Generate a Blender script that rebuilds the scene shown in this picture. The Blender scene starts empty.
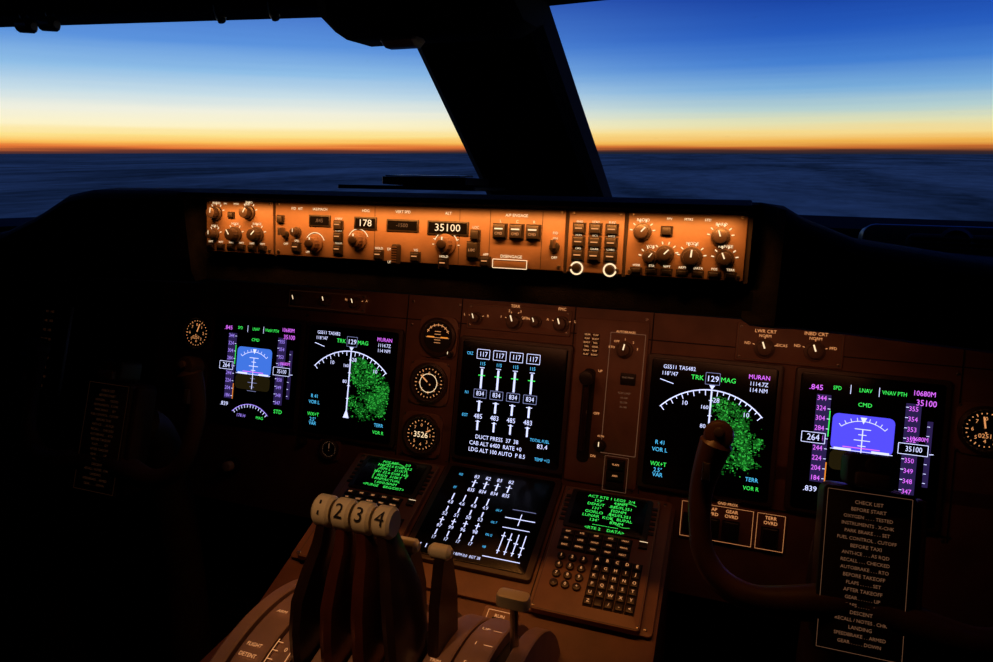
import bpy, math, random
from mathutils import Matrix, Vector
random.seed(7)
sc=bpy.context.scene
sc.view_settings.view_transform='Standard'
rad=math.radians

# ---------------------------------------------------------------- materials
def s2l(c): return tuple((x/255/12.92 if x/255<=.04045 else ((x/255+.055)/1.055)**2.4) for x in c)
def pm(name,col,rough=.6,metal=0,var=.25,scale=60,bump=.0,spec=.5):
    """procedural painted / plastic / metal surface with noise driven variation"""
    m=bpy.data.materials.new(name); m.use_nodes=True; nt=m.node_tree; b=nt.nodes['Principled BSDF']
    tc=nt.nodes.new('ShaderNodeTexCoord'); no=nt.nodes.new('ShaderNodeTexNoise'); no.inputs['Scale'].default_value=scale; no.inputs['Detail'].default_value=5
    nt.links.new(tc.outputs['Object'],no.inputs['Vector'])
    rp=nt.nodes.new('ShaderNodeValToRGB'); rp.color_ramp.elements[0].position=.3; rp.color_ramp.elements[1].position=.7
    rp.color_ramp.elements[0].color=tuple(c*(1-var) for c in col)+(1,); rp.color_ramp.elements[1].color=tuple(min(1,c*(1+var)) for c in col)+(1,)
    nt.links.new(no.outputs['Fac'],rp.inputs['Fac']); nt.links.new(rp.outputs['Color'],b.inputs['Base Color'])
    b.inputs['Roughness'].default_value=rough; b.inputs['Metallic'].default_value=metal; b.inputs['Specular IOR Level'].default_value=spec
    if bump:
        bp=nt.nodes.new('ShaderNodeBump'); bp.inputs['Strength'].default_value=bump; bp.inputs['Distance'].default_value=.001
        n2=nt.nodes.new('ShaderNodeTexNoise'); n2.inputs['Scale'].default_value=scale*8; nt.links.new(tc.outputs['Object'],n2.inputs['Vector'])
        nt.links.new(n2.outputs['Fac'],bp.inputs['Height']); nt.links.new(bp.outputs['Normal'],b.inputs['Normal'])
    return m
def em(name,rgb,st=1.0):
    m=bpy.data.materials.new(name); m.use_nodes=True; b=m.node_tree.nodes['Principled BSDF']
    b.inputs['Base Color'].default_value=(.01,.01,.01,1); b.inputs['Emission Color'].default_value=s2l(rgb)+(1,); b.inputs['Emission Strength'].default_value=st
    b.inputs['Roughness'].default_value=.5
    return m
PANEL=pm('panel_brown_paint',(.20,.092,.060),.5,var=.22,scale=18,bump=.2)
PANEL2=pm('panel_module_paint',(.26,.130,.085),.48,var=.16,scale=24,bump=.2)
MCPP=pm('control_panel_paint',(.23,.140,.09),.45,var=.16,scale=24,bump=.15)
GROOVE=pm('panel_groove',(.02,.012,.01),.8)
QUAD=pm('quadrant_paint',(.38,.23,.16),.45,var=.16,scale=25,bump=.15)
BLACK=pm('black_plastic',(.018,.014,.012),.45,var=.2)
BEZEL=pm('bezel_plastic',(.06,.035,.028),.4,var=.2)
KNOB=pm('knob_plastic',(.045,.03,.024),.4,var=.2)
KNOBL=pm('knob_brown',(.16,.095,.065),.45,var=.2)
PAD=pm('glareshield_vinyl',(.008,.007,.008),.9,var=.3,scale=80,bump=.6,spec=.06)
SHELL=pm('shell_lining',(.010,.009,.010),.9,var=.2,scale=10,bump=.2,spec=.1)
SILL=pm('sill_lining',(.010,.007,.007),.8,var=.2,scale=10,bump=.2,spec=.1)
GLASS=pm('screen_glass',(.003,.003,.004),.22,var=.1,scale=5,spec=.25)
CREAM=pm('cream_plastic',(.90,.80,.52),.35,var=.05,scale=30)
LEVER=pm('lever_brown_metal',(.17,.045,.025),.26,metal=.45,var=.2,scale=40)
LEVERD=pm('lever_dark_metal',(.045,.02,.015),.30,metal=.35,var=.2,scale=40)
STEEL=pm('worn_steel',(.35,.30,.27),.35,metal=.9,var=.15,scale=50)
YOKE=pm('yoke_brown',(.055,.024,.016),.38,var=.25,scale=30,bump=.1)
FABRIC=pm('seat_fabric',(.03,.028,.032),.95,var=.3,scale=120,bump=.5,spec=.1)
PAPER=pm('paper_sheet',(.5,.5,.48),.8,var=.05)
INK=pm('black_ink',(.01,.01,.01),.7)
LEG=em('legend_backlit',(255,170,104),.80)
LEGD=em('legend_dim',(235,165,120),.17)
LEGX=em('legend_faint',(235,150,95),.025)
LEGW=em('legend_bright',(255,222,175),1.25)
WHITE=em('crt_white',(205,210,255),1.4)
WHITED=em('crt_white_dim',(150,155,210),.7)
CYAN=em('crt_cyan',(80,190,245),1.2)
GREEN=em('crt_green',(60,240,90),1.2)
GREEND=em('crt_green_dim',(22,125,38),.45)
GREENM=em('crt_green_mid',(60,215,75),.7)
MAG=em('crt_magenta',(220,105,250),1.3)
SKYL=em('crt_sky_blue',(70,125,240),.9)
SKYR=em('crt_sky_violet',(84,76,255),1.1)
GND=em('crt_ground',(60,50,22),.30)
TAPE=em('crt_tape_grey',(56,42,100),.6)
VIO=em('crt_violet',(165,135,255),1.1)
AMB=em('amber_light',(255,150,50),.9)

# ---------------------------------------------------------------- mesh builder
_tc={}
def textgeo(s):
    if s in _tc: return _tc[s]
    cu=bpy.data.curves.new('t','FONT'); cu.body=s; cu.align_x='CENTER'; cu.align_y='CENTER'; cu.resolution_u=2; cu.size=1
    ob=bpy.data.objects.new('t',cu); sc.collection.objects.link(ob)
    dg=bpy.context.evaluated_depsgraph_get(); me=bpy.data.meshes.new_from_object(ob.evaluated_get(dg))
    r=([(v.co.x,v.co.y) for v in me.vertices],[tuple(p.vertices) for p in me.polygons])
    bpy.data.objects.remove(ob); bpy.data.curves.remove(cu); bpy.data.meshes.remove(me)
    _tc[s]=r; return r
class Bd:
    def __init__(s): s.v=[];s.f=[];s.mi=[];s.mats=[]
    def m(s,mat):
        if mat not in s.mats: s.mats.append(mat)
        return s.mats.index(mat)
    def add(s,vs,fs,mat):
        o=len(s.v); s.v+= [tuple(v) for v in vs]; k=s.m(mat)
        for f in fs: s.f.append(tuple(i+o for i in f)); s.mi.append(k)
    def prism(s,poly,z0,z1,mat,bev=0):
        n=len(poly); cx=sum(p[0] for p in poly)/n; cy=sum(p[1] for p in poly)/n
        hx=max(abs(p[0]-cx) for p in poly); hy=max(abs(p[1]-cy) for p in poly)
        rings=[(z0,0),(z1-bev,0)]+([(z1-bev*.3,bev*.3),(z1,bev)] if bev else [])
        vs=[]
        for z,i in rings:
            kx=(hx-i)/hx if hx else 1; ky=(hy-i)/hy if hy else 1
            vs+=[(cx+(p[0]-cx)*kx,cy+(p[1]-cy)*ky,z) for p in poly]
        fs=[]
        for r in range(len(rings)-1):
            for i in range(n):
                j=(i+1)%n; fs.append((r*n+i,r*n+j,(r+1)*n+j,(r+1)*n+i))
        fs.append(tuple(range(n-1,-1,-1))); fs.append(tuple((len(rings)-1)*n+i for i in range(n)))
        s.add(vs,fs,mat)
    def rr(s,cx,cy,w,h,z0,z1,mat,r=.003,bev=0,n=4):
        r=min(r,w/2*.99,h/2*.99); pl=[]
        for qx,qy,a0 in((1,1,0),(-1,1,90),(-1,-1,180),(1,-1,270)):
            for k in range(n+1):
                a=rad(a0+90*k/n); pl.append((cx+qx*(w/2-r)+r*math.cos(a),cy+qy*(h/2-r)+r*math.sin(a)))
        s.prism(pl,z0,z1,mat,bev)
    def box(s,cx,cy,w,h,z0,z1,mat,bev=0):
        s.prism([(cx-w/2,cy-h/2),(cx+w/2,cy-h/2),(cx+w/2,cy+h/2),(cx-w/2,cy+h/2)],z0,z1,mat,bev)
    def cyl(s,cx,cy,r,z0,z1,mat,bev=0,n=24,flute=0):
        s.prism([(cx+(r*(1-flute*(i%2)))*math.cos(2*math.pi*i/n),cy+(r*(1-flute*(i%2)))*math.sin(2*math.pi*i/n)) for i in range(n)],z0,z1,mat,bev)
    def rect(s,x0,y0,x1,y1,z,mat): s.add([(x0,y0,z),(x1,y0,z),(x1,y1,z),(x0,y1,z)],[(0,1,2,3)],mat)
    def line(s,x0,y0,x1,y1,w,z,mat):
        d=math.hypot(x1-x0,y1-y0) or 1e-9; nx=-(y1-y0)/d*w/2; ny=(x1-x0)/d*w/2
        s.add([(x0+nx,y0+ny,z),(x0-nx,y0-ny,z),(x1-nx,y1-ny,z),(x1+nx,y1+ny,z)],[(0,1,2,3)],mat)
    def pl(s,pts,w,z,mat,closed=False):
        for i in range(len(pts)-(0 if closed else 1)):
            a=pts[i]; b=pts[(i+1)%len(pts)]; s.line(a[0],a[1],b[0],b[1],w,z,mat)
    def frame(s,x0,y0,x1,y1,w,z,mat): s.pl([(x0,y0),(x1,y0),(x1,y1),(x0,y1)],w,z,mat,True)
    def arc(s,cx,cy,r,w,z,mat,a0=0,a1=360,n=40):
        vs=[];fs=[]
        for i in range(n+1):
            a=rad(a0+(a1-a0)*i/n); c,q=math.cos(a),math.sin(a)
            vs+=[(cx+(r-w/2)*c,cy+(r-w/2)*q,z),(cx+(r+w/2)*c,cy+(r+w/2)*q,z)]
            if i: fs.append((2*i-2,2*i-1,2*i+1,2*i))
        s.add(vs,fs,mat)
    def ring(s,cx,cy,r0,r1,z0,z1,mat,n=32):
        vs=[];fs=[]
        for i in range(n):
            a=2*math.pi*i/n; c,q=math.cos(a),math.sin(a); rm=(r0+r1)/2
            vs+=[(cx+r1*c,cy+r1*q,z0),(cx+r1*c,cy+r1*q,z1*.7+z0*.3),(cx+rm*c,cy+rm*q,z1),(cx+r0*c,cy+r0*q,z0)]
        for i in range(n):
            j=(i+1)%n
            for k in range(3): fs.append((4*i+k,4*j+k,4*j+k+1,4*i+k+1))
        s.add(vs,fs,mat)
    def txt(s,t,cx,cy,h,z,mat,sx=1):
        vs,fs=textgeo(t); k=h/.7; s.add([(cx+x*k*sx,cy+y*k,z) for x,y in vs],fs,mat)
    def poly3(s,vs,mat): s.add(vs,[tuple(range(len(vs)))],mat)
    def tube(s,pts,rs,mat,n=14,sub=6,sq=1.0):
        P=[Vector(p) for p in pts]; Q=[];RR=[]
        for i in range(len(P)-1):
            p0=P[max(i-1,0)];p1=P[i];p2=P[i+1];p3=P[min(i+2,len(P)-1)]
            for k in range(sub):
                t=k/sub; Q.append(.5*((2*p1)+(p2-p0)*t+(2*p0-5*p1+4*p2-p3)*t*t+(3*p1-p0-3*p2+p3)*t**3)); RR.append(rs[i]*(1-t)+rs[i+1]*t)
        Q.append(P[-1]);RR.append(rs[-1])
        ref=Vector((0.13,.2,1)).normalized(); vs=[];fs=[]
        Q=[Q[0]+(Q[0]-Q[1]).normalized()*RR[0]*.5]+Q+[Q[-1]+(Q[-1]-Q[-2]).normalized()*RR[-1]*.5]; RR=[RR[0]*.55]+RR+[RR[-1]*.55]
        t=(Q[1]-Q[0]).normalized(); a=t.cross(ref).normalized()
        for i,q in enumerate(Q):
            t=(Q[min(i+1,len(Q)-1)]-Q[max(i-1,0)]).normalized(); a=(a-t*a.dot(t)).normalized(); b=t.cross(a)
            for k in range(n):
                an=2*math.pi*k/n; vs.append(q+(a*math.cos(an)+b*math.sin(an)*sq)*RR[i])
        for i in range(len(Q)-1):
            for k in range(n):
                j=(k+1)%n; fs.append((i*n+k,i*n+j,(i+1)*n+j,(i+1)*n+k))
        fs.append(tuple(range(n-1,-1,-1))); fs.append(tuple((len(Q)-1)*n+k for k in range(n)))
        s.add(vs,fs,mat)
    def xprism(s,prof,x0,x1,mat,shear=0,bev=0):
        """profile in (y,z) extruded along x; optional rounded edges"""
        n=len(prof); cy=sum(p[0] for p in prof)/n; cz=sum(p[1] for p in prof)/n
        st=[(x0,bev),(x0+bev,0),(x1-bev,0),(x1,bev)] if bev else [(x0,0),(x1,0)]
        hy=max(abs(p[0]-cy) for p in prof); hz=max(abs(p[1]-cz) for p in prof); vs=[];fs=[]
        for x,i in st: vs+=[(x,cy+(p[0]-cy)*(1-i/hy),cz+(p[1]-cz)*(1-i/hz)) for p in prof]
        for r in range(len(st)-1):
            for i in range(n):
                j=(i+1)%n; fs.append((r*n+i,r*n+j,(r+1)*n+j,(r+1)*n+i))
        fs.append(tuple(range(n-1,-1,-1))); fs.append(tuple((len(st)-1)*n+i for i in range(n)))
        s.add(vs,fs,mat)
    def obj(s,name,M=None,smooth=True):
        me=bpy.data.meshes.new(name); me.from_pydata(s.v,[],s.f)
        for mt in s.mats: me.materials.append(mt)
        me.polygons.foreach_set('material_index',s.mi)
        me.polygons.foreach_set('use_smooth',[smooth]*len(s.f)); me.update()
        if smooth: me.set_sharp_from_angle(angle=rad(32))
        o=bpy.data.objects.new(name,me); sc.collection.objects.link(o)
        if M is not None: o.matrix_world=M
        return o
def fr(o,deg):
    r=rad(deg); return Matrix(((1,0,0,o[0]),(0,math.cos(r),-math.sin(r),o[1]),(0,math.sin(r),math.cos(r),o[2]),(0,0,0,1)))
FA=fr((0,1.04,.835),75); FB=fr((0,.757,1.114),82); FD=fr((0,1.008,.715),20)
def at(F,x,y,z=0): return F@Matrix.Translation((x,y,z))

# ---------------------------------------------------------------- small parts
def knob(b,x,y,r,H=.014,mat=KNOB,ang=60,z=0,skirt=True):
    if skirt: b.cyl(x,y,r*1.15,z,z+H*.25,mat,H*.06,24)
    b.cyl(x,y,r*.86,z+H*.25,z+H,mat,r*.12,24,.06)
    a=rad(ang); b.line(x,y,x+r*.8*math.cos(a),y+r*.8*math.sin(a),r*.16,z+H+.0003,LEGW)
def btn(b,x,y,w,h,H=.005,mat=BLACK,leg=None,z=0,lm=LEG):
    b.box(x,y,w+.003,h+.003,z,z+.0012,GROOVE); b.box(x,y,w,h,z,z+H,mat,min(.0012,H*.4))
    if leg: b.txt(leg,x,y,min(h*.3,.003),z+H+.0004,lm)
def screw(b,x,y,z=0,r=.0028):
    b.cyl(x,y,r,z,z+.0012,STEEL,.0004,10); b.line(x-r*.7,y,x+r*.7,y,r*.3,z+.0014,INK)
def gauge(b,x,y,r,lab,needle=120,mat=LEGW,nums=True,z=0):
    b.ring(x,y,r*.84,r*1.12,z,z+.006,BEZEL); b.cyl(x,y,r*.86,z,z+.0015,INK)
    for i in range(24):
        a=2*math.pi*i/24; k=.68 if i%4==0 else .74
        b.line(x+r*k*math.cos(a),y+r*k*math.sin(a),x+r*.8*math.cos(a),y+r*.8*math.sin(a),r*.04,z+.0019,mat)
    if nums:
        for i in range(8):
            a=math.pi/2-2*math.pi*i/8; b.txt(str(i),x+r*.52*math.cos(a),y+r*.52*math.sin(a),r*.17,z+.0019,mat)
    a=rad(needle); b.line(x-r*.15*math.cos(a),y-r*.15*math.sin(a),x+r*.62*math.cos(a),y+r*.62*math.sin(a),r*.07,z+.0023,mat)
    b.cyl(x,y,r*.09,z+.0015,z+.003,KNOB)
    if lab: b.txt(lab,x,y-r*.25,r*.15,z+.0019,mat)

# ---------------------------------------------------------------- shell
def poly_obj(name,faces,mat,thick=.0):
    b=Bd()
    for f in faces: b.poly3(f,mat)
    o=b.obj(name,smooth=False)
    if thick:
        md=o.modifiers.new('thick','SOLIDIFY'); md.thickness=thick; md.offset=0
    return o
W=1.15
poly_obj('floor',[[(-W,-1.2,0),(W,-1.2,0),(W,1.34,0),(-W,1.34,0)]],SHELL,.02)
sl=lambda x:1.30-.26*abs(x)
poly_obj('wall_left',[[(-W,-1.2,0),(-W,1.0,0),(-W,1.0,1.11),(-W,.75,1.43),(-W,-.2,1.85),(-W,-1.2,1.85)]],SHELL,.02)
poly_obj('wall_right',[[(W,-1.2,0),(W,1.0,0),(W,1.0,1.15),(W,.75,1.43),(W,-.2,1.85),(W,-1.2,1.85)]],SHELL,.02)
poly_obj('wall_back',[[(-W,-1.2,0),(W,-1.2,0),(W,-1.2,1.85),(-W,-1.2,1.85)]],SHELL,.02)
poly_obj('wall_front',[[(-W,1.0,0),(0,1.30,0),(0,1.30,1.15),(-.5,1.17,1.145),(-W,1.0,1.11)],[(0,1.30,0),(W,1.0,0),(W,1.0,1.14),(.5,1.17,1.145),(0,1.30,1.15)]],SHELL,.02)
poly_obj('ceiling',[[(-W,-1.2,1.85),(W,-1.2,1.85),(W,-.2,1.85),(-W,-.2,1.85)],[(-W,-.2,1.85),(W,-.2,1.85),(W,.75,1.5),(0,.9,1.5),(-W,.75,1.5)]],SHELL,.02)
def beam(name,path,prof,mat):
    b=Bd(); n=len(prof); vs=[];fs=[]
    for (x,y,z) in path: vs+=[(x,y+p[0],z+p[1]) for p in prof]
    for i in range(len(path)-1):
        for k in range(n):
            j=(k+1)%n; fs.append((i*n+k,i*n+j,(i+1)*n+j,(i+1)*n+k))
    fs.append(tuple(range(n))); fs.append(tuple((len(path)-1)*n+k for k in range(n)))
    b.add(vs,fs,mat); return b.obj(name)
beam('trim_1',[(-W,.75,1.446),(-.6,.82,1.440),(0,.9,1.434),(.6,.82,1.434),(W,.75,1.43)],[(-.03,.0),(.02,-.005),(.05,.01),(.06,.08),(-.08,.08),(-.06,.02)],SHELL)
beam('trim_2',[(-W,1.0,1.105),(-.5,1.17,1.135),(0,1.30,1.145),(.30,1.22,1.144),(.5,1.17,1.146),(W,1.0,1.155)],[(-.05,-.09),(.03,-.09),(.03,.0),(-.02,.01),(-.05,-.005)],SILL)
b=Bd()
def postring(y,z,w,t):
    ny,nz=.55,.83
    r=[]
    for (sx,st) in((-1,-.5),(-.85,-1),(.85,-1),(1,-.5),(1,1),(-1,1)): r.append((sx*w/2,y+ny*t*st*.5,z+nz*t*st*.5))
    return r
rs=[postring(1.31,1.13,.230,.05),postring(1.2,1.205,.218,.05),postring(1.05,1.303,.201,.05),postring(.86,1.43,.18,.05),postring(.8,1.47,.18,.05)]
vs=sum(rs,[]);fs=[]
for i in range(4):
    for k in range(6): fs.append((i*6+k,i*6+(k+1)%6,i*6+6+(k+1)%6,i*6+6+k))
fs+=[tuple(range(6)),tuple(24+k for k in range(6))]
b.add(vs,fs,SHELL); b.obj('windshield_post')
gm=bpy.data.materials.new('windshield_glass'); gm.use_nodes=True; nt=gm.node_tree; nt.nodes.clear()
o_=nt.nodes.new('ShaderNodeOutputMaterial'); mx=nt.nodes.new('ShaderNodeMixShader'); tr=nt.nodes.new('ShaderNodeBsdfTransparent'); gl=nt.nodes.new('ShaderNodeBsdfGlossy')
gl.inputs['Roughness'].default_value=.05; tr.inputs['Color'].default_value=(.99,.99,1,1)
n1=nt.nodes.new('ShaderNodeTexNoise'); n1.inputs['Scale'].default_value=90; rp=nt.nodes.new('ShaderNodeMapRange')
rp.inputs['From Min'].default_value=.72; rp.inputs['From Max'].default_value=.8; rp.inputs['To Min'].default_value=.010; rp.inputs['To Max'].default_value=.12
nt.links.new(n1.outputs['Fac'],rp.inputs['Value']); nt.links.new(rp.outputs['Result'],mx.inputs[0]); nt.links.new(tr.outputs[0],mx.inputs[1]); nt.links.new(gl.outputs[0],mx.inputs[2]); nt.links.new(mx.outputs[0],o_.inputs[0])
for i,s in((1,-1),(2,1)):
    poly_obj('window_%d'%i,[[(0,1.30,1.14),(s*W,1.0,1.10),(s*W,.77,1.44),(0,.92,1.44)]],gm)
b=Bd()
b.xprism([(.72,1.48),(.74,1.40),(.78,1.382),(.84,1.382),(.90,1.40),(.93,1.50)],-.148,.095,SHELL,bev=.02)
b.obj('compass_housing')
b=Bd(); b.xprism([(.775,1.378),(.785,1.371),(.80,1.371),(.81,1.379),(.80,1.387),(.78,1.387)],-.082,-.035,CREAM,bev=.004); b.obj('map_light')
b=Bd()
for x,y in((-.66,.78),(-.615,.785),(-.35,.82),(-.27,.83)):
    b.tube([(x,y,1.442),(x,y,1.431),(x+.006,y,1.424)],[.006,.005,.007],BLACK,10,3)
for x in(-.66,-.615): b.tube([(x-.01,.78,1.428),(x+.012,.78,1.426)],[.010,.010],BLACK,12,3)
b.obj('overhead_hooks')

# ---------------------------------------------------------------- glareshield
b=Bd()
secs=[(-1.13,1.08,1.0,.86,.9),(-.95,1.10,1.02,.82,.88),(-.80,1.125,1.03,.79,.86),(-.69,1.158,1.045,.77,.84),(-.62,1.188,1.055,.765,.84),(-.56,1.197,1.060,.755,.82),(-.42,1.199,1.066,.745,.81),(-.372,1.199,1.068,.742,.80),(-.362,1.196,1.071,.757,.80),
      (.352,1.196,1.071,.757,.80),(.362,1.197,1.068,.742,.80),(.385,1.194,1.067,.742,.80),(.405,1.182,1.066,.75,.81),(.46,1.160,1.062,.76,.82),(.585,1.143,1.054,.765,.84),(.75,1.13,1.03,.80,.86),(.95,1.11,1.01,.83,.88),(1.13,1.09,1.0,.86,.9)]
vs=[];fs=[]
for x,zt,zb,yf,yi in secs:
    fs_y=sl(x)-.05; zs=min(1.135-.03*abs(x),zt-.01)
    mid=abs(x)<.365
    if mid: pr=[(fs_y,zs),(yf+.2,zt-.012),(yf+.06,zt),(.80,zt-.002),(.80,zt-.012),(.80,1.14),(.778,1.108),(.762,1.106),(.760,1.085),(yf+.003,zb+.006),(yf+.022,zb),(yi+.06,zb+.01),(1.07,zb+.02)]
    else: pr=[(fs_y,zs),(yf+.2,zt-.012),(yf+.06,zt),(yf+.012,zt-.001),(yf+.004,zt-.006),(yf,zt-.012),(yf,(zt+zb)/2),(yf,zb+.042),(yf,zb+.022),(yf+.006,zb+.006),(yf+.022,zb),(yi+.06,zb+.01),(1.07,zb+.02)]
    vs+=[(x,p[0],p[1]) for p in pr]
n=13
for i in range(len(secs)-1):
    for k in range(n-1): fs.append((i*n+k,i*n+k+1,(i+1)*n+k+1,(i+1)*n+k))
b.add(vs,fs,PAD)
b.xprism([(.722,1.199),(.718,1.194),(.722,1.191),(.76,1.190),(.81,1.192),(.81,1.197),(.76,1.202)],-.36,.352,PAD,bev=.001)
b.obj('glareshield')
b=Bd()
b.xprism([(.98,1.193),(.98,1.199),(1.13,1.190),(1.13,1.184)],-.28,-.04,BLACK,bev=.002)
b.xprism([(1.0,1.200),(1.0,1.212),(1.10,1.206),(1.10,1.192)],-.21,-.06,BLACK,bev=.003)
b.xprism([(.995,1.2125),(.995,1.2145),(1.05,1.213),(1.05,1.211)],-.20,-.07,STEEL,bev=.0005)
b.obj('clipboard')
b=Bd()
b.rr(0,0,.21,.045,0,.03,YOKE,.015,.004); b.ring(0,0,.012,.02,.03,.036,BLACK); b.rr(0,0,.11,.022,.03,.034,GROOVE,.01,.002)
for k in range(3): b.box(0,-.006+k*.006,.1,.0015,.034,.037,YOKE)
b.obj('air_vent',fr((.60,1.03,1.132),78))

# ---------------------------------------------------------------- mode control panel
b=Bd()
b.box(0,.0385,.71,.075,-.006,0,GROOVE)
mods=[(-.352,-.243),(-.239,.155),(.159,.222),(.226,.350)]
for x0,x1 in mods:
    b.box((x0+x1)/2,.039,x1-x0,.072,-.001,.003,MCPP,.001)
    for sx in(x0+.005,x1-.005):
        for sy in(.008,.07): screw(b,sx,sy,.003,.0022)
z=.003
for x,y,r,l in((-.335,.055,.0085,'RADIO'),(-.281,.057,.0085,'BARO'),(-.338,.026,.0065,'VOR L'),(-.304,.027,.0095,'MODE'),(-.268,.028,.0095,'RANGE')):
    knob(b,x,y,r,.013,KNOB,random.randint(40,140),z)
    b.txt(l,x,y+r+.005,.0030,z+.0004,LEGW)
    for k in range(5):
        a=rad(20+35*k); b.line(x+(r+.0025)*math.cos(a),y+(r+.0025)*math.sin(a),x+(r+.0055)*math.cos(a),y+(r+.0055)*math.sin(a),.0011,z+.0004,LEGW)
for k in range(6): btn(b,-.345+k*.0172,.010,.010,.005,.004,BLACK,None,z); b.txt('WPT',-.345+k*.0172,.016,.0026,z+.0004,LEGW)
for k in range(3): b.txt(('FPV','MTRS','MINS')[k],-.32+k*.018,.068,.0024,z+.0004,LEGW); 
btn(b,-.310,.053,.008,.006,.004,BLACK,None,z)
def win(x,y,w,h,s,th=.008,mt=LEGW):
    b.box(x,y,w+.004,h+.004,z,z+.0015,BLACK,.0005); b.rect(x-w/2,y-h/2,x+w/2,y+h/2,z+.0018,GLASS)
    if s: b.txt(s,x,y,th,z+.0022,mt,1.1)
win(-.170,.050,.028,.011,'.845',.0045,LEGD); win(-.103,.049,.028,.012,'178',.0084,LEGW); win(-.051,.048,.040,.011,'-1500',.0045,LEGD); win(.010,.047,.050,.013,'35100',.0088,LEGW)
for x,t in((-.17,'IAS/MACH'),(-.103,'HDG'),(-.051,'VERT SPD'),(.01,'ALT'),(.0965,'A/P ENGAGE'),(-.205,'F/D  A/T')): b.txt(t,x,.0645,.0034,z+.0004,LEGW)
for x,y,r in((-.177,.020,.0105),(-.113,.027,.0105),(.008,.027,.0115)):
    b.arc(x,y,r+.004,.0010,z+.0004,LEGW,20,160); knob(b,x,y,r,.013,KNOBL,90,z); b.cyl(x,y,r*.5,z+.013,z+.017,KNOB,.001,20)
for k in range(9):
    a=rad(k*22.5); b.line(.008+.0155*math.cos(a),.027+.0155*math.sin(a),.008+.018*math.cos(a),.027+.018*math.sin(a),.0009,z+.0004,LEGW)
knob(b,-.205,.034,.006,.01,KNOB,90,z); 
b.rr(-.057,.012,.009,.026,z,z+.010,GROOVE,.003,.002)
for k in range(7): b.box(-.057,.003+k*.003,.007,.0012,z+.010,z+.012,KNOBL)
b.txt('DN',-.068,.018,.0032,z+.0004,LEGW); b.txt('UP',-.068,.002,.0032,z+.0004,LEGW)
for x,y,t in((-.142,.045,'LNAV'),(-.142,.030,'VNAV'),(-.142,.014,'FLCH'),(-.205,.014,'SPD'),(-.083,.010,'HOLD'),(-.032,.010,'V/S'),(.006,.004,'HOLD'),(.060,.009,'APP')):
    btn(b,x,y,.011,.010,.005,BLACK,None,z); b.box(x,y+.001,.007,.0012,z+.005,z+.0056,LEG); b.txt(t,x,y+.0085,.0029,z+.0004,LEGW)
btn(b,.044,.022,.014,.018,.006,BLACK,'LOC',z); btn(b,.046,.040,.010,.010,.006,BLACK,None,z); b.txt('LOC',.046,.049,.0029,z+.0004,LEGW)
for k in range(3):
    x=.077+k*.0205; btn(b,x,.046,.015,.015,.007,BLACK,None,z); b.box(x,.0485,.010,.0016,z+.007,z+.0076,LEGW); b.txt('CMD',x,.043,.003,z+.0074,LEG); b.txt(('L','C','R')[k],x,.0575,.0032,z+.0004,LEGW)
b.rr(.092,.008,.044,.011,z,z+.005,MCPP,.002,.001); b.frame(.071,.003,.113,.013,.0008,z+.0055,LEGW); b.txt('DISENGAGE',.092,.0165,.0035,z+.0004,LEGW)
b.cyl(.144,.030,.006,z,z+.004,BLACK,.001); b.box(.144,.034,.004,.010,z+.004,z+.016,STEEL,.001); b.txt('F/D',.144,.046,.0030,z+.0004,LEGW); b.txt('ON',.144,.040,.0026,z+.0004,LEGW); b.txt('OFF',.144,.018,.0029,z+.0004,LEGW)
b.cyl(-.222,.030,.005,z,z+.004,BLACK,.001); b.box(-.222,.034,.004,.010,z+.004,z+.016,STEEL,.001); b.txt('OFF',-.222,.018,.0029,z+.0004,LEGW)
btn(b,-.230,.050,.008,.008,.005,BLACK,None,z); b.txt('LIM',-.188,.009,.0026,z+.0004,LEGW)
for x in(-.09,.025,.064,.128): b.line(x,.004,x,.070,.0006,z+.0003,GROOVE)
ls=['ENG','STAT','ELEC','FUEL','ECS','HYD','DRS','GEAR','']
for r_ in range(3):
    for c_ in range(3):
        x=.1715+c_*.0185; y=.0525-r_*.0150; btn(b,x,y,.012,.010,.005,BLACK,None,z); b.box(x,y,.008,.0013,z+.005,z+.0056,LEG); b.txt(ls[r_*3+c_] or 'CHKL',x,y+.0074,.0026,z+.0004,LEGW)
for x,t in((.171,'CANC'),(.209,'RCL')): b.cyl(x,.0075,.005,z,z+.004,BLACK,.001); b.arc(x,.0075,.0068,.0018,z+.0009,LEGW)
for x,y,r,l in((.242,.051,.0085,'RADIO'),(.324,.049,.0085,'BARO'),(.252,.024,.0070,'VOR'),(.296,.026,.0100,'MODE'),(.330,.026,.0085,'RANGE'),(.268,.028,.0085,'')):
    knob(b,x,y,r,.013,KNOB,random.randint(40,140),z)
    if l: b.txt(l,x,y+r+.0045,.0032,z+.0004,LEGW)
    for k in range(6):
        a=rad(10+32*k); b.line(x+(r+.0025)*math.cos(a),y+(r+.0025)*math.sin(a),x+(r+.0055)*math.cos(a),y+(r+.0055)*math.sin(a),.0012,z+.0004,LEGW)
btn(b,.268,.053,.010,.008,.005,BLACK,None,z)
for k in range(7): btn(b,.238+k*.0165,.0085,.010,.005,.004,BLACK,None,z); b.txt(('WXR','STA','WPT','ARPT','DATA','POS','TERR')[k],.238+k*.0165,.0145,.0025,z+.0004,LEGW)
for k in range(3): b.txt(('FPV','MTRS','STD')[k],.27+k*.02,.066,.0026,z+.0004,LEGW)
b.obj('mode_control_panel',FB)

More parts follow.
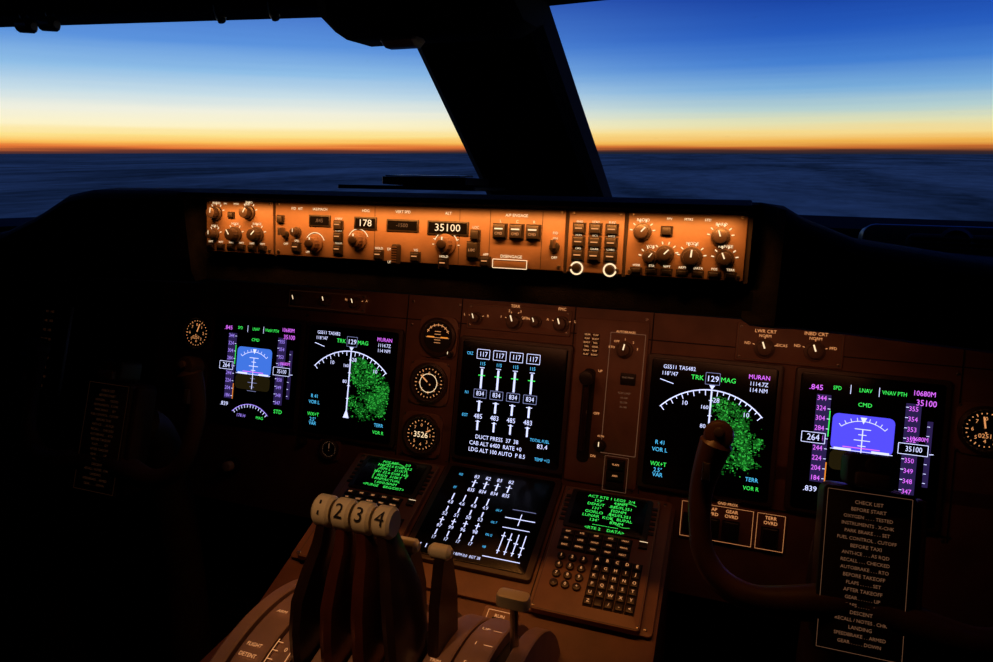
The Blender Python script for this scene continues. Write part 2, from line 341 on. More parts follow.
# ---------------------------------------------------------------- main instrument panel
b=Bd()
b.box(0,.085,1.56,.30,-.03,-.002,PANEL); 
for s in(-1,1): b.box(s*.525,-.155,.51,.22,-.03,-.002,PANEL)
b.box(0,-.10,.56,.09,-.03,-.002,PANEL)
for x in(-.775,-.63,-.21,-.105,.098,.226,.655): b.box(x,.03,.0018,.30,-.002,-.0008,GROOVE)
for x0,x1,y in((-.78,.78,.128),(-.63,-.21,-.112),(.226,.66,-.112)): b.box((x0+x1)/2,y,x1-x0,.0018,-.002,-.0008,GROOVE)
for x in(-.76,-.64,-.42,-.2,-.11,.215,.43,.65,.76):
    for y in(.118,-.118,.16): screw(b,x,y,-.002)
o=b.obj('main_instrument_panel',FA)
for x,y,r,nm,nd in((-.674,.062,.032,'clock',70),(-.677,-.028,.028,'surface_position_gauge',200),(-.155,.017,.033,'standby_airspeed_indicator',140),(-.161,-.076,.033,'standby_altimeter',30),(.687,.044,.030,'clock',100),(-.346,-.128,.018,'brake_pressure_gauge',90)):
    b=Bd(); b.rr(0,0,r*2.4,r*2.4,-.002,.002,PANEL2,r*.5,.001); gauge(b,0,0,r,None,nd,{'surface_position_gauge':AMB,'brake_pressure_gauge':LEGD}.get(nm,LEG),r>.025,.002)
    if 'altim' in nm: b.rect(-.017,-.006,.017,.006,.0045,INK); b.txt('3526',0,0,.010,.0050,LEGW)
    if 'airspeed' in nm: b.arc(0,0,r*.5,r*.03,.0041,LEGW)
    if nm=='clock': b.txt('0251',0,-r*.28,r*.2,.0046,LEG); 
    for sx in(-1,1):
        for sy in(-1,1): screw(b,sx*r*1.05,sy*r*1.05,.002,.002)
    b.obj(nm,at(FA,x,y))
b=Bd(); r=.031; b.rr(0,0,.074,.074,-.002,.002,PANEL2,.015,.001); b.ring(0,0,r*.84,r*1.12,.002,.009,BEZEL); b.cyl(0,0,r*.86,.002,.0035,INK)
b.arc(0,0,r*.7,r*.03,.004,LEG,20,160)
for k in range(7):
    a=rad(30+20*k); b.line(r*.62*math.cos(a),r*.62*math.sin(a),r*.78*math.cos(a),r*.78*math.sin(a),.001,.0041,LEG)
b.line(-.02,0,-.006,0,.002,.0043,AMB); b.line(.02,0,.006,0,.002,.0043,AMB)
for k in(-2,-1,1,2): b.line(-.006,k*.005,.006,k*.005,.0008,.0042,LEG)
b.line(-.022,-.001,.022,-.001,.0007,.004,LEG); knob(b,.026,-.028,.006,.012,KNOB,90,.002); b.obj('standby_attitude_indicator',at(FA,-.145,.100))

def selmod(name,x,y,w,h,knobs,F=FA):
    b=Bd(); b.rr(0,0,w,h,-.002,.002,PANEL2,.003,.001); b.frame(-w/2+.003,-h/2+.003,w/2-.003,h/2-.003,.0005,.0024,LEGX)
    for sx in(-1,1):
        for sy in(-1,1): screw(b,sx*(w/2-.006),sy*(h/2-.006),.002,.0022)
    for kx,ky,kr,lab,opts in knobs:
        knob(b,kx,ky,kr,.014,KNOBL,110,.002)
        if lab: b.txt(lab,kx,ky+kr+.013,.0050,.0024,LEG)
        n=len(opts)
        for i,t in enumerate(opts):
            a=rad(160-140*i/max(1,n-1)); b.txt(t,kx+(kr+.013)*math.cos(a),ky+(kr+.006)*math.sin(a),.0042,.0024,LEG)
            b.line(kx+(kr+.002)*math.cos(a),ky+(kr+.002)*math.sin(a),kx+(kr+.005)*math.cos(a),ky+(kr+.005)*math.sin(a),.0009,.0024,LEG)
    b.obj(name,at(F,x,y))
selmod('source_select_panel',-.379,.148,.17,.036,[(-.064,-.002,.010,None,[]),(.002,0,.010,None,[]),(.064,0,.010,None,['N','A'])])
selmod('brake_select_panel',0,.143,.185,.044,[(-.076,-.004,.010,None,['L','R']),(-.006,-.004,.013,'TERR',['1','2','3','M']),(.032,-.002,.009,None,['OFF']),(.076,-.002,.012,'FMC',['A','L'])])
selmod('source_select_panel',.428,.138,.150,.058,[(-.034,-.008,.013,'LWR CRT',['ND','NORM','EICAS']),(.036,-.006,.013,'INBD CRT',['ND','NORM','PFD'])])
b=Bd(); b.rr(.162,.02,.118,.27,-.002,.001,PANEL2,.004,.001)
for k in range(6):
    for c in range(2):
        b.box(.122+c*.014,.128-k*.0065,.012,.005,.001,.0025,BLACK,.0004); b.txt(('GEAR','FLAP','BODY','TAIL')[(k+c)%4],.122+c*.014,.128-k*.0065,.0028,.0029,LEG)
b.frame(.160,-.062,.216,.135,.0008,.0014,LEGD)
knob(b,.184,.108,.012,.016,KNOBL,80,.001); b.txt('AUTOBRAKES',.184,.137,.0035,.0014,LEG)
for k in range(5):
    a=rad(170-40*k); b.txt(('RTO','OFF','1','2','3')[k],.184+.021*math.cos(a),.108+.017*math.sin(a),.0036,.0014,LEG)
b.box(.194,.062,.024,.018,.001,.005,BLACK,.001); b.txt('GND PROX',.194,.064,.0026,.0055,LEGD)
for k in range(4): b.txt(('FLAP LIMIT','10-240','20-230','30-180')[k],.190,.038-k*.0075,.003,.0014,LEGD)
b.rr(.131,-.005,.020,.155,.0005,.002,GROOVE,.008,.0)
b.txt('UP',.148,.07,.004,.0014,LEG); b.txt('OFF',.148,.0,.004,.0014,LEG); b.txt('DN',.148,-.07,.004,.0014,LEG)
knob(b,.158,-.051,.009,.014,KNOB,90,.001); b.txt('ALTN',.158,-.036,.003,.0014,LEG)
b.frame(.168,-.122,.206,-.066,.0005,.0014,LEGD); btn(b,.187,-.078,.026,.014,.006,BLACK,'FLAPS',.001); btn(b,.187,-.096,.026,.014,.006,BLACK,'ARM',.001); btn(b,.187,-.113,.026,.012,.006,BLACK,None,.001)
b.obj('landing_gear_panel',FA)
b=Bd(); b.box(0,0,.007,.12,.0,.02,LEVERD,.002); b.cyl(0,.058,.012,.02,.030,BLACK,.004,24); b.box(0,0.058,.01,.01,.0,.022,LEVERD); b.obj('landing_gear_lever',at(FA,.131,0,.002))
b=Bd(); b.rr(0,0,.155,.060,-.002,.001,PANEL2,.003,.001); b.frame(-.075,-.027,-.052,.027,.0004,.0014,LEG); b.frame(-.047,-.027,.030,.027,.0004,.0014,LEG); b.frame(.036,-.027,.075,.027,.0004,.0014,LEG)
for x,t in((-.030,'FLAP'),(-.001,'GEAR'),(.055,'TERR')):
    b.txt(t,x,.021,.0050,.0014,LEG); b.txt('OVRD',x,.0135,.0050,.0014,LEG); btn(b,x,-.007,.022,.026,.008,BLACK,None,.001)
b.txt('GND PROX',-.008,.032,.004,.0014,LEG)
btn(b,-.0635,-.004,.014,.024,.006,BLACK,None,.001)
b.obj('ground_proximity_panel',at(FA,.370,-.146))
b=Bd(); b.cyl(0,0,.016,0,.01,BLACK,.002); b.cyl(0,0,.010,.01,.024,CREAM,.003); b.obj('headset_jack',at(FA,-.56,-.19))
b=Bd(); b.cyl(0,0,.009,-.002,.006,KNOB,.002); b.cyl(0,0,.005,.006,.012,STEEL,.001); b.obj('dimmer_knob',at(FA,-.406,-.121))

# ---------------------------------------------------------------- displays
HW,HH=.0935,.101
def bezel(b,gw=HW,gh=HH):
    b.rr(0,0,gw*2+.015,gh*2+.013,-.003,.006,BEZEL,.006,.002); b.rr(0,0,gw*2,gh*2,.005,.0075,GLASS,.005,.0008)
Z=.0082
def X(x): return x*HW*.94
def Yn(y): return y*HH*.94
def pfd(name,x,skym,spd,tapec):
    b=Bd(); bezel(b); c0=.03
    def R(x0,y0,x1,y1,m,z=Z): b.rect(X(x0),Yn(y0),X(x1),Yn(y1),z,m)
    b.rr(X(-.07),Yn(.17+c0),X(.92),Yn(.56),Z-.0002,Z,skym,.008)
    b.rr(X(-.07),Yn(-.27+c0),X(.92),Yn(.30),Z-.0002,Z,GND,.008)
    z=Z+.0004; h=c0-.1
    for k in range(1,5):
        w=.12 if k%2 else .24
        b.line(X(-.07-w/2),Yn(h+k*.085),X(-.07+w/2),Yn(h+k*.085),.0012,z,WHITE); b.line(X(-.07-w/2),Yn(h-k*.085),X(-.07+w/2),Yn(h-k*.085),.0009,z,WHITED)
    b.line(X(-.53),Yn(h),X(.39),Yn(h),.0010,z,WHITE)
    b.line(X(-.48),Yn(h+.01),X(-.22),Yn(h+.01),.0035,z,WHITE); b.line(X(.08),Yn(h+.01),X(.34),Yn(h+.01),.0035,z,WHITE)
    b.line(X(-.07),Yn(h-.30),X(-.07),Yn(h+.34),.0014,z+.0002,WHITE); b.line(X(-.35),Yn(h+.05),X(.2),Yn(h+.05),.0013,z+.0002,MAG)
    b.arc(X(-.07),Yn(h),X(.50),.0010,z,WHITE,50,130,20)
    for k in range(9):
        a=rad(50+10*k); r=X(.50); b.line(X(-.07)+r*math.cos(a),Yn(h)+r*math.sin(a),X(-.07)+(r+.005)*math.cos(a),Yn(h)+(r+.005)*math.sin(a),.0010,z,WHITE)
    b.add([(X(-.07),Yn(h+.42),z),(X(-.12),Yn(h+.52),z),(X(-.02),Yn(h+.52),z)],[(0,1,2)],WHITE)
    R(-.80,-.62,-.58,.74,TAPE); R(.52,-.62,.74,.74,TAPE); R(.84,-.48,.92,.5,TAPE)
    for k in range(9):
        y=-.56+k*.155; b.txt(str(spd-80+20*k),X(-.72),Yn(y),.0072,z,tapec,.85); b.line(X(-.62),Yn(y),X(-.58),Yn(y),.001,z,WHITE)
        b.txt(str(35500-k*100)[:3],X(.63),Yn(-y+.1),.0068,z,tapec,.85); b.line(X(.52),Yn(y),X(.56),Yn(y),.001,z,WHITE)
    R(-.98,-.02,-.66,.14,GLASS,z+.0002); b.frame(X(-.98),Yn(-.02),X(-.62),Yn(.14),.0009,z+.0003,WHITE); b.txt(str(spd),X(-.8),Yn(.06),.0095,z+.0004,WHITE,.85)
    R(.46,-.02,.90,.14,GLASS,z+.0002); b.frame(X(.46),Yn(-.02),X(.88),Yn(.14),.0009,z+.0003,WHITE); b.txt('35100',X(.68),Yn(.06),.0075,z+.0004,WHITE,.8)
    for k in range(7): b.line(X(.84),Yn(-.42+k*.14),X(.88),Yn(-.42+k*.14),.0009,z,WHITE)
    b.line(X(.80),Yn(.0),X(.96),Yn(.02),.0012,z,WHITE)
    b.arc(X(-.07),Yn(-1.30),X(.66),.0014,z,tapec,44,136,24)
    for k in range(13):
        a=rad(47+7.1*k); r=X(.66); b.line(X(-.07)+r*math.cos(a),Yn(-1.30)+r*math.sin(a),X(-.07)+(r-.006)*math.cos(a),Yn(-1.30)+(r-.006)*math.sin(a),.0012,z,WHITE)
    b.txt('178 H',X(-.3),Yn(-.94),.006,z,tapec); b.txt('MAG',X(.2),Yn(-.94),.0055,z,GREEN)
    for t,x_ in(('SPD',-.5),('LNAV',-.08),('VNAV PTH',.34)): b.txt(t,X(x_),Yn(.86),.0058,z,GREEN,.8)
    b.line(X(-.3),Yn(.79),X(-.3),Yn(.93),.0008,z,WHITE); b.line(X(.12),Yn(.79),X(.12),Yn(.93),.0008,z,WHITE); b.txt('CMD',X(-.07),Yn(.64),.0058,z,GREEN)
    b.txt('.845',X(-.82),Yn(.84),.0078,z,MAG); b.txt('.839',X(-.78),Yn(-.74),.0078,z,WHITE); b.txt('35100',X(.80),Yn(.76),.0085,z,MAG,.85); b.txt('10680M',X(.76),Yn(.90),.0072,z,MAG,.85)
    b.txt('STD',X(.66),Yn(-.76),.0075,z,GREEN); b.txt('10680M',X(.74),Yn(.22),.0060,z,MAG,.85)
    b.line(X(-.58),Yn(.1),X(-.58),Yn(.5),.0014,z,GREEN); b.line(X(-.57),Yn(-.62),X(-.57),Yn(-.3),.0016,z,AMB)
    b.obj(name,at(FA,x,0))
pfd('primary_flight_display',-.520,SKYL,264,VIO); pfd('primary_flight_display',.542,SKYR,264,MAG)
def nd(name,x,seed,lo,hi,cnt):
    rn=random.Random(seed); b=Bd(); bezel(b); z=Z+.0002
    cy=-.60; r=1.22
    def P(rr,a): return (X(rr*math.cos(rad(a))),Yn(cy+rr*math.sin(rad(a))))
    pts=[P(r,45+90*i/40) for i in range(41)]; b.pl(pts,.0018,z,WHITE)
    for i in range(19):
        a=46+i*4.9; p=P(r,a); q=P(r-(.09 if i%2==0 else .05),a); b.line(p[0],p[1],q[0],q[1],.0013,z,WHITE)
        if i%6==2: q=P(r-.16,a); b.txt(str((i*3+4)%36),q[0],q[1],.007,z,WHITE)
    b.line(0,Yn(-.62),0,Yn(.60),.0024,z+.0002,WHITE)
    for k in range(4): b.line(X(-.035),Yn(-.3+.25*k),X(.035),Yn(-.3+.25*k),.0012,z,WHITE)
    b.txt('TRK',X(-.26),Yn(.80),.0072,z,GREEN); b.txt('129',0,Yn(.80),.0088,z,WHITE); b.txt('MAG',X(.26),Yn(.80),.0072,z,GREEN); b.frame(X(-.12),Yn(.71),X(.12),Yn(.90),.0007,z,WHITED)
    b.add([(0,Yn(.62),z),(X(-.05),Yn(.70),z),(X(.05),Yn(.70),z)],[(0,1,2)],WHITE); b.add([(0,Yn(-.5),z+.0003),(X(-.07),Yn(-.68),z+.0003),(X(.07),Yn(-.68),z+.0003)],[(0,1,2)],WHITE)
    b.txt('GS511 TAS482',X(-.58),Yn(.93),.0062,z,WHITE,.9); b.txt('118°/47',X(-.74),Yn(.82),.0062,z,WHITE,.9); b.line(X(-.9),Yn(.72),X(-.66),Yn(.66),.0012,z,WHITE)
    b.txt('MURAN',X(.76),Yn(.90),.0068,z,MAG,.9); b.txt('1114.7Z',X(.76),Yn(.79),.0062,z,WHITE,.9); b.txt('114 NM',X(.76),Yn(.69),.0062,z,WHITE,.9)
    for yy,t,m in((-.34,'R 41',CYAN),(-.46,'VOR L',CYAN),(-.70,'WX+T',GREEN),(-.80,'2.5°',CYAN),(-.88,'VAR',CYAN)): b.txt(t,X(-.80),Yn(yy),.0066,z,m,.9)
    b.txt('80',X(-.1),Yn(.02),.0062,z,WHITE); b.txt('160',X(-.1),Yn(.33),.0058,z,WHITE)
    b.txt('TERR',X(.78),Yn(-.74),.0062,z,CYAN,.9); b.txt('VOR R',X(.78),Yn(-.88),.006,z,GREEN,.9)
    blobs=[(rn.uniform(lo,hi),rn.uniform(-.58,.50),rn.uniform(.05,.22)) for _ in range(34)]
    for _ in range(cnt):
        bx,by,bs=rn.choice(blobs); x_=rn.gauss(bx,bs*.6); y_=rn.gauss(by,bs*.6)
        if x_<-.02 or x_>.96 or y_<-.72 or math.hypot(x_,y_-cy)>1.14: continue
        w=rn.uniform(.0008,.0036); h=rn.uniform(.0008,.0026); m=rn.choice((GREEND,GREEND,GREEND,GREENM)); b.rect(X(x_)-w/2,Yn(y_)-h/2,X(x_)+w/2,Yn(y_)+h/2,Z-.0002+rn.random()*.0003,m)
    b.obj(name,at(FA,x,0))
nd('navigation_display',-.313,3,.10,.92,3300); nd('navigation_display',.324,11,.10,.84,2700)
b=Bd(); bezel(b); z=Z
for c in range(4):
    x=-.62+c*.34
    b.txt('117',X(x),Yn(.82),.0085,z,WHITE,.85); b.frame(X(x-.13),Yn(.74),X(x+.13),Yn(.91),.0009,z,WHITE)
    b.txt('115',X(x),Yn(.65),.0058,z,CYAN,.85)
    b.line(X(x),Yn(.20),X(x),Yn(.56),.0036,z,WHITE); b.line(X(x-.07),Yn(.44),X(x+.07),Yn(.44),.0015,z,GREEN); b.line(X(x-.05),Yn(.58),X(x+.05),Yn(.58),.0012,z,WHITE)
    b.frame(X(x-.13),Yn(.03),X(x+.13),Yn(.18),.0009,z,WHITED); b.txt('834',X(x),Yn(.105),.0080,z,WHITE,.85)
    b.line(X(x),Yn(-.22),X(x),Yn(-.02),.0036,z,WHITE); b.line(X(x-.06),Yn(-.04),X(x+.06),Yn(-.04),.0013,z,WHITE)
    b.txt(('485','483','485','483')[c],X(x),Yn(-.31),.0082,z,WHITE,.9)
    b.line(X(x),Yn(-.56),X(x),Yn(-.38),.0032,z,WHITE); b.line(X(x-.05),Yn(-.40),X(x+.05),Yn(-.40),.001,z,WHITE)
for yy,t in((.82,'CRZ'),(.105,'N1'),(-.31,'EGT')): b.txt(t,X(-.90),Yn(yy),.0052,z,CYAN,.8)
b.txt('DUCT PRESS  37  38',X(-.2),Yn(-.68),.0070,z,WHITE,.9); b.txt('CAB ALT 6400  RATE +0',X(-.22),Yn(-.80),.0070,z,WHITE,.9); b.txt('LDG ALT 100 AUTO  P 8.5',X(-.18),Yn(-.92),.0070,z,WHITE,.9)
b.txt('TOTAL FUEL',X(.66),Yn(-.60),.0052,z,CYAN,.8); b.txt('83.4',X(.72),Yn(-.70),.0075,z,WHITE); b.txt('TEMP +12',X(.74),Yn(-.93),.0055,z,CYAN,.8)
b.obj('engine_indication_display',FA)

# ---------------------------------------------------------------- centre pedestal
b=Bd()
b.xprism([(1.008,.02),(1.008,.712),(.757,.620),(.70,.600),(-.35,.585),(-.35,.02)],-.285,.285,PANEL,bev=.008)
b.obj('center_pedestal')
b=Bd()
b.rr(0,-.122,.56,.236,0,.003,PANEL2,.006,.001)
for x in(-.108,.108): b.box(x,-.12,.0018,.23,.003,.0036,GROOVE)
for x in(-.27,-.118,.118,.27):
    for y in(-.012,-.23): screw(b,x,y,.003)
b.obj('forward_electronics_plate',FD)
b=Bd(); b.rr(0,0,.206,.200,0,.008,BEZEL,.006,.002); b.rr(0,0,.186,.184,.007,.0095,GLASS,.004,.0008); z=.0102; q=.088
for c in range(4):
    x=-.45+.23*c
    b.txt(('83','82','83','82')[c],q*x,q*.84,.0074,z,WHITE,.9); b.txt(('835','834','834','835')[c],q*x,q*.50,.0074,z,WHITE,.8)
    b.line(q*x,q*.58,q*x,q*.76,.0024,z,WHITE); b.line(q*(x-.06),q*.70,q*(x+.06),q*.70,.001,z,WHITE)
    xs=q*(x-.28)
    b.txt(('4.8','4.6','4.8','4.9')[c],xs,q*.14,.0068,z,WHITE,.8); b.txt(('52','51','50','53')[c],xs,-q*.14,.0068,z,WHITE,.9); b.txt(('97','99','96','98')[c],xs,-q*.42,.0068,z,WHITE,.9); b.txt('17',xs,-q*.68,.0062,z,WHITE,.8)
    b.line(xs,q*.20,xs,q*.36,.002,z,WHITE); b.line(xs,-q*.08,xs,q*.04,.002,z,WHITE); b.line(xs-.004,-q*.28,xs+.004,-q*.28,.0014,z,WHITE); b.line(xs,-q*.36,xs,-q*.22,.0018,z,WHITE); b.line(xs,-q*.62,xs,-q*.50,.0018,z,WHITE)
for yy,t in((.84,'N2'),(.50,'FF')): b.txt(t,-q*.78,q*yy,.0050,z,CYAN,.8)
for yy,t in((.14,'OIL P'),(-.14,'OIL T'),(-.42,'OIL Q'),(-.68,'VIB')): b.txt(t,q*.22,q*yy,.0042,z,CYAN,.7)
for k in range(4):
    x=.48+.13*k; b.line(q*x,-q*.30,q*x,-q*.76,.0015,z,WHITE); b.line(q*(x-.04),-q*(.38+.06*k),q*(x+.04),-q*(.38+.06*k),.0016,z,WHITE); b.line(q*(x-.03),-q*.70,q*(x+.03),-q*.70,.0014,z,WHITE)
b.line(q*.25,-q*.86,q*.92,-q*.86,.0014,z,WHITE); b.line(q*.38,q*.02,q*.94,q*.02,.0016,z,WHITE); b.line(q*.66,-q*.12,q*.66,q*.14,.0014,z,WHITE); b.line(q*.4,-q*.2,q*.9,-q*.2,.0013,z,WHITE); b.line(q*.46,q*.22,q*.9,q*.22,.0010,z,WHITED)
for k in range(6): b.line(-q*.9+.010*k,-q*.84,-q*.9+.010*k,-q*.92,.0014,z,WHITE)
b.txt('APU RPM 0.0  EGT 28',-q*.06,-q*.93,.0050,z,WHITE,.8)
b.obj('lower_engine_display',at(FD,0,-.100,.003))
def cdu(x,lines,y=-.127):
    b=Bd(); b.rr(0,0,.150,.228,0,.009,PANEL2,.005,.0015); b.rr(0,.071,.128,.076,.008,.012,BLACK,.004,.001); b.rr(0,.071,.112,.066,.011,.0128,GLASS,.003,.0004)
    for i,t in enumerate(lines): b.txt(t,0,.098-i*.0078,.0052,.0132,GREEN,1.1)
    b.arc(.028,.07,.024,.0014,.0131,GREENM,60,290,24) if x>0 else b.arc(.0,.068,.030,.002,.0131,GREENM,0,200,24)
    for k in range(6):
        for s in(-1,1): btn(b,s*.068,.094-k*.0095,.008,.005,.0115,BLACK,None,.0)
    z=.009
    lab=['INIT','RTE','DEP','ATC','VNAV','FIX','LEGS','HOLD','FMC','PROG','EXEC','MENU','NAV','PREV','NEXT','']
    for r in range(3):
        for c in range(5): btn(b,-.052+c*.0215,.022-r*.0125,.0175,.0095,.004,KNOB,lab[(r*5+c)%16],z)
    b.box(.060,.022,.012,.010,z,z+.004,KNOB,.001); b.line(.054,.016+.014,.066,.016+.014,.001,z+.0005,LEGW)
    for r in range(4):
        for c in range(3): b.cyl(-.052+c*.0165,-.022-r*.0155,.0062,z,z+.004,KNOB,.0012,14); b.txt(('1','2','3','4','5','6','7','8','9','.','0','+')[r*3+c],-.052+c*.0165,-.022-r*.0155,.0048,z+.0044,LEG)
    k=0
    for r in range(6):
        for c in range(5):
            t='ABCDEFGHIJKLMNOPQRSTUVWXYZ /-<'[k]; k+=1; btn(b,.001+c*.0142,-.018-r*.0138,.0104,.0104,.004,KNOB,None,z); b.txt(t,.001+c*.0142,-.018-r*.0138,.0048,z+.0044,LEG)
    b.frame(-.073,-.112,.073,.112,.0006,.0094,LEGX)
    for sx in(-1,1):
        for sy in(-1,1): screw(b,sx*.0715,sy*.108,.009,.0022)
    b.obj('flight_control_display_unit',at(FD,x,y,.003))
cdu(.189,['ACT RTE 1 LEGS  2/4','129°       44NM','DENUT   .845/FL351','131°      102NM','GORLO   .845/FL351','LUNAR  KOK  BUPAL','134°       87NM','---------------','<RTE 2    DATA>'])
cdu(-.189,['POS REF      2/3','N41 22.6 E108 14.2','GPS L   511KT','N41 22.6 E108 14.3','IRS(3)  510KT','RNP/ACTUAL','1.00/0.06NM','<PURGE    BRG/DIST>'])

# ---------------------------------------------------------------- throttle quadrant
cyq,czq,rq=.555,.532,.203
b=Bd()
def drum(x0,x1,r,mat,a0=-20,a1=200,n=60,bev=.002,b_=None):
    bb=b_ or b; pr=[(cyq+r*math.cos(rad(a0+(a1-a0)*i/n)),czq+r*math.sin(rad(a0+(a1-a0)*i/n))) for i in range(n+1)]
    bb.xprism(pr[::-1],x0,x1,mat,bev=bev)
drum(-.150,.165,rq-.012,GROOVE)
strips=[(-.155,-.138,rq+.002),(-.134,-.100,rq),(-.096,-.071,rq-.002),(-.047,-.033,rq),(-.009,.005,rq),(.029,.043,rq),(.067,.095,rq),(.099,.134,rq+.002),(.150,.168,rq+.002)]
for x0,x1,r in strips: drum(x0,x1,r,QUAD)
def dtext(t,x,ang,h,r=rq+.003,mat=LEGW,sx=1):
    """lettering following the drum surface at the given angle (deg from forward)"""
    vs,fs=textgeo(t); k=h/.7; a=rad(ang); o=[]
    for px,py in vs:
        aa=a-py*k/r; o.append((x+px*k*sx,cyq+r*math.cos(aa),czq+r*math.sin(aa)))
    b.add(o,[tuple(f) for f in fs],mat)
def dline(x0,a0,x1,a1,w,r=rq+.003,mat=LEGW,n=8):
    for i in range(n):
        p=[(x0+(x1-x0)*t,a0+(a1-a0)*t) for t in(i/n,(i+1)/n)]
        def pt(x,a,dx,da): aa=rad(a)+da; return (x+dx,cyq+r*math.cos(aa),czq+r*math.sin(aa))
        if abs(x1-x0)>1e-5: b.add([pt(*p[0],0,-w/2/r),pt(*p[1],0,-w/2/r),pt(*p[1],0,w/2/r),pt(*p[0],0,w/2/r)],[(0,1,2,3)],mat)
        else: b.add([pt(*p[0],-w/2,0),pt(*p[0],w/2,0),pt(*p[1],w/2,0),pt(*p[1],-w/2,0)],[(0,1,2,3)],mat)
for xs in(-.117,):
    dtext('DN',xs,80,.005,mat=LEG); dtext('ARM',xs,90,.0045,mat=LEG); dtext('FLIGHT',xs,104,.0045,mat=LEG,sx=.9); dtext('DETENT',xs,107.5,.0045,mat=LEG,sx=.9); dtext('UP',xs,126,.005,mat=LEG)
for x in(-.083,.081):
    dline(x-.011,100,x-.011,138,.0009,mat=LEG); dline(x+.011,100,x+.011,138,.0009,mat=LEG)
    for k in range(13): dline(x-.011,101+k*2.9,x-.004,101+k*2.9,.0009,n=2,mat=LEG)
    for k in range(7): dtext(str(k*2),x+.004,103+k*5.4,.005,mat=LEG)
    dtext('STAB',x,96,.004,mat=LEG); dtext('TRIM',x,93.5,.004,mat=LEG)
for k,t in enumerate(('UP','1','5','10','20','25','30')):
    dtext(t,.112,74+k*9,.0055,rq+.005,LEG); dline(.121,74+k*9,.131,74+k*9,.001,rq+.005,LEG,2)
b.obj('throttle_quadrant')
def polar(r,a): return (.55+r*math.cos(rad(a)),.55+r*math.sin(rad(a)))
lev=bpy.data.objects.new('thrust_levers',None); sc.collection.objects.link(lev); 
XT=(-.034,-.011,.012,.035)
for i in range(4):
    b=Bd(); xb=(-.059,-.021,.017,.055)[i]; xt=XT[i]; A0=92.5
    st=[(.15,.032,.0090,xb,6),(.19,.037,.0095,xb,5),(.222,.039,.0100,xb*.95+xt*.05,3),(.255,.036,.0100,xb*.8+xt*.2,2),(.285,.027,.0095,xb*.5+xt*.5,1),(.312,.017,.0085,xb*.2+xt*.8,0),(.335,.013,.007,xt,0)]
    vs=[];fs=[];n=12
    for r,hw,hx,x,off in st:
        cy,cz=polar(r,A0+off*.6); t=rad(A0); ty,tz=math.sin(t),-math.cos(t)
        for k in range(n):
            a=2*math.pi*k/n; c,s_=math.cos(a),math.sin(a)
            u=math.copysign(abs(c)**.7,c)*hw; w=math.copysign(abs(s_)**.6,s_)*hx
            vs.append((x+w,cy+u*ty,cz+u*tz))
    for r_ in range(len(st)-1):
        for k in range(n): fs.append((r_*n+k,r_*n+(k+1)%n,(r_+1)*n+(k+1)%n,(r_+1)*n+k))
    fs+=[tuple(range(n)),tuple((len(st)-1)*n+k for k in range(n))]
    b.add(vs,fs,LEVER if i in(1,2) else LEVERD)
    ky,kz=polar(.344,A0); pr=[];m=24
    for k in range(m):
        a=2*math.pi*k/m; pr.append((ky+math.cos(a)*.0155,kz+math.sin(a)*.0165))
    b.xprism(pr,xt-.0100,xt+.0100,CREAM,bev=.0030)
    vs_,fs_=textgeo(str(i+1)); kk=.0150/.7; o_=[]
    for px,py in vs_:
        aa=rad(143)-py*kk/.0170; o_.append((xt+px*kk,ky+.0166*math.cos(aa),kz+.0176*math.sin(aa)))
    b.add(o_,fs_,INK)
    o=b.obj('thrust_lever_%d'%(i+1)); o.parent=lev
b=Bd()
for k in range(4):
    x=(-.059,-.021,.017,.055)[k]+.020
    b.xprism([(.545,.70),(.605,.70),(.607,.78),(.592,.838),(.570,.838),(.555,.79)],x-.006,x+.006,LEVERD,bev=.002)
    b.tube([(x-.010,.578,.843),(x+.008,.578,.843)],[.0080,.0080],CREAM,12,3)
o=b.obj('reverse_levers'); o.parent=lev
b=Bd(); b.tube([(.150,.60,.70),(.150,.597,.755),(.150,.595,.79)],[.006,.0045,.0045],STEEL,10,4)
hb=Bd(); hb.rr(0,0,.036,.018,0,.013,CREAM,.006,.003)
b.add([(.150+x,.593+y,.787+z_) for x,y,z_ in hb.v],hb.f,CREAM)
b.obj('flap_lever')
b=Bd(); b.rr(0,0,.05,.035,0,.004,QUAD,.003,.001); b.frame(-.018,-.012,.018,.012,.0007,.0044,LEG); b.txt('RUN',0,.004,.005,.0044,LEG); btn(b,0,-.005,.016,.008,.006,BLACK,None,.004)
b.obj('fuel_control_panel',at(FD,.075,-.262,-.003))
b=Bd(); knob(b,0,0,.010,.016,KNOB,100); b.txt('BRT',0,.016,.004,.0006,LEG); b.obj('brightness_knob',at(FD,-.028,-.222,.003))

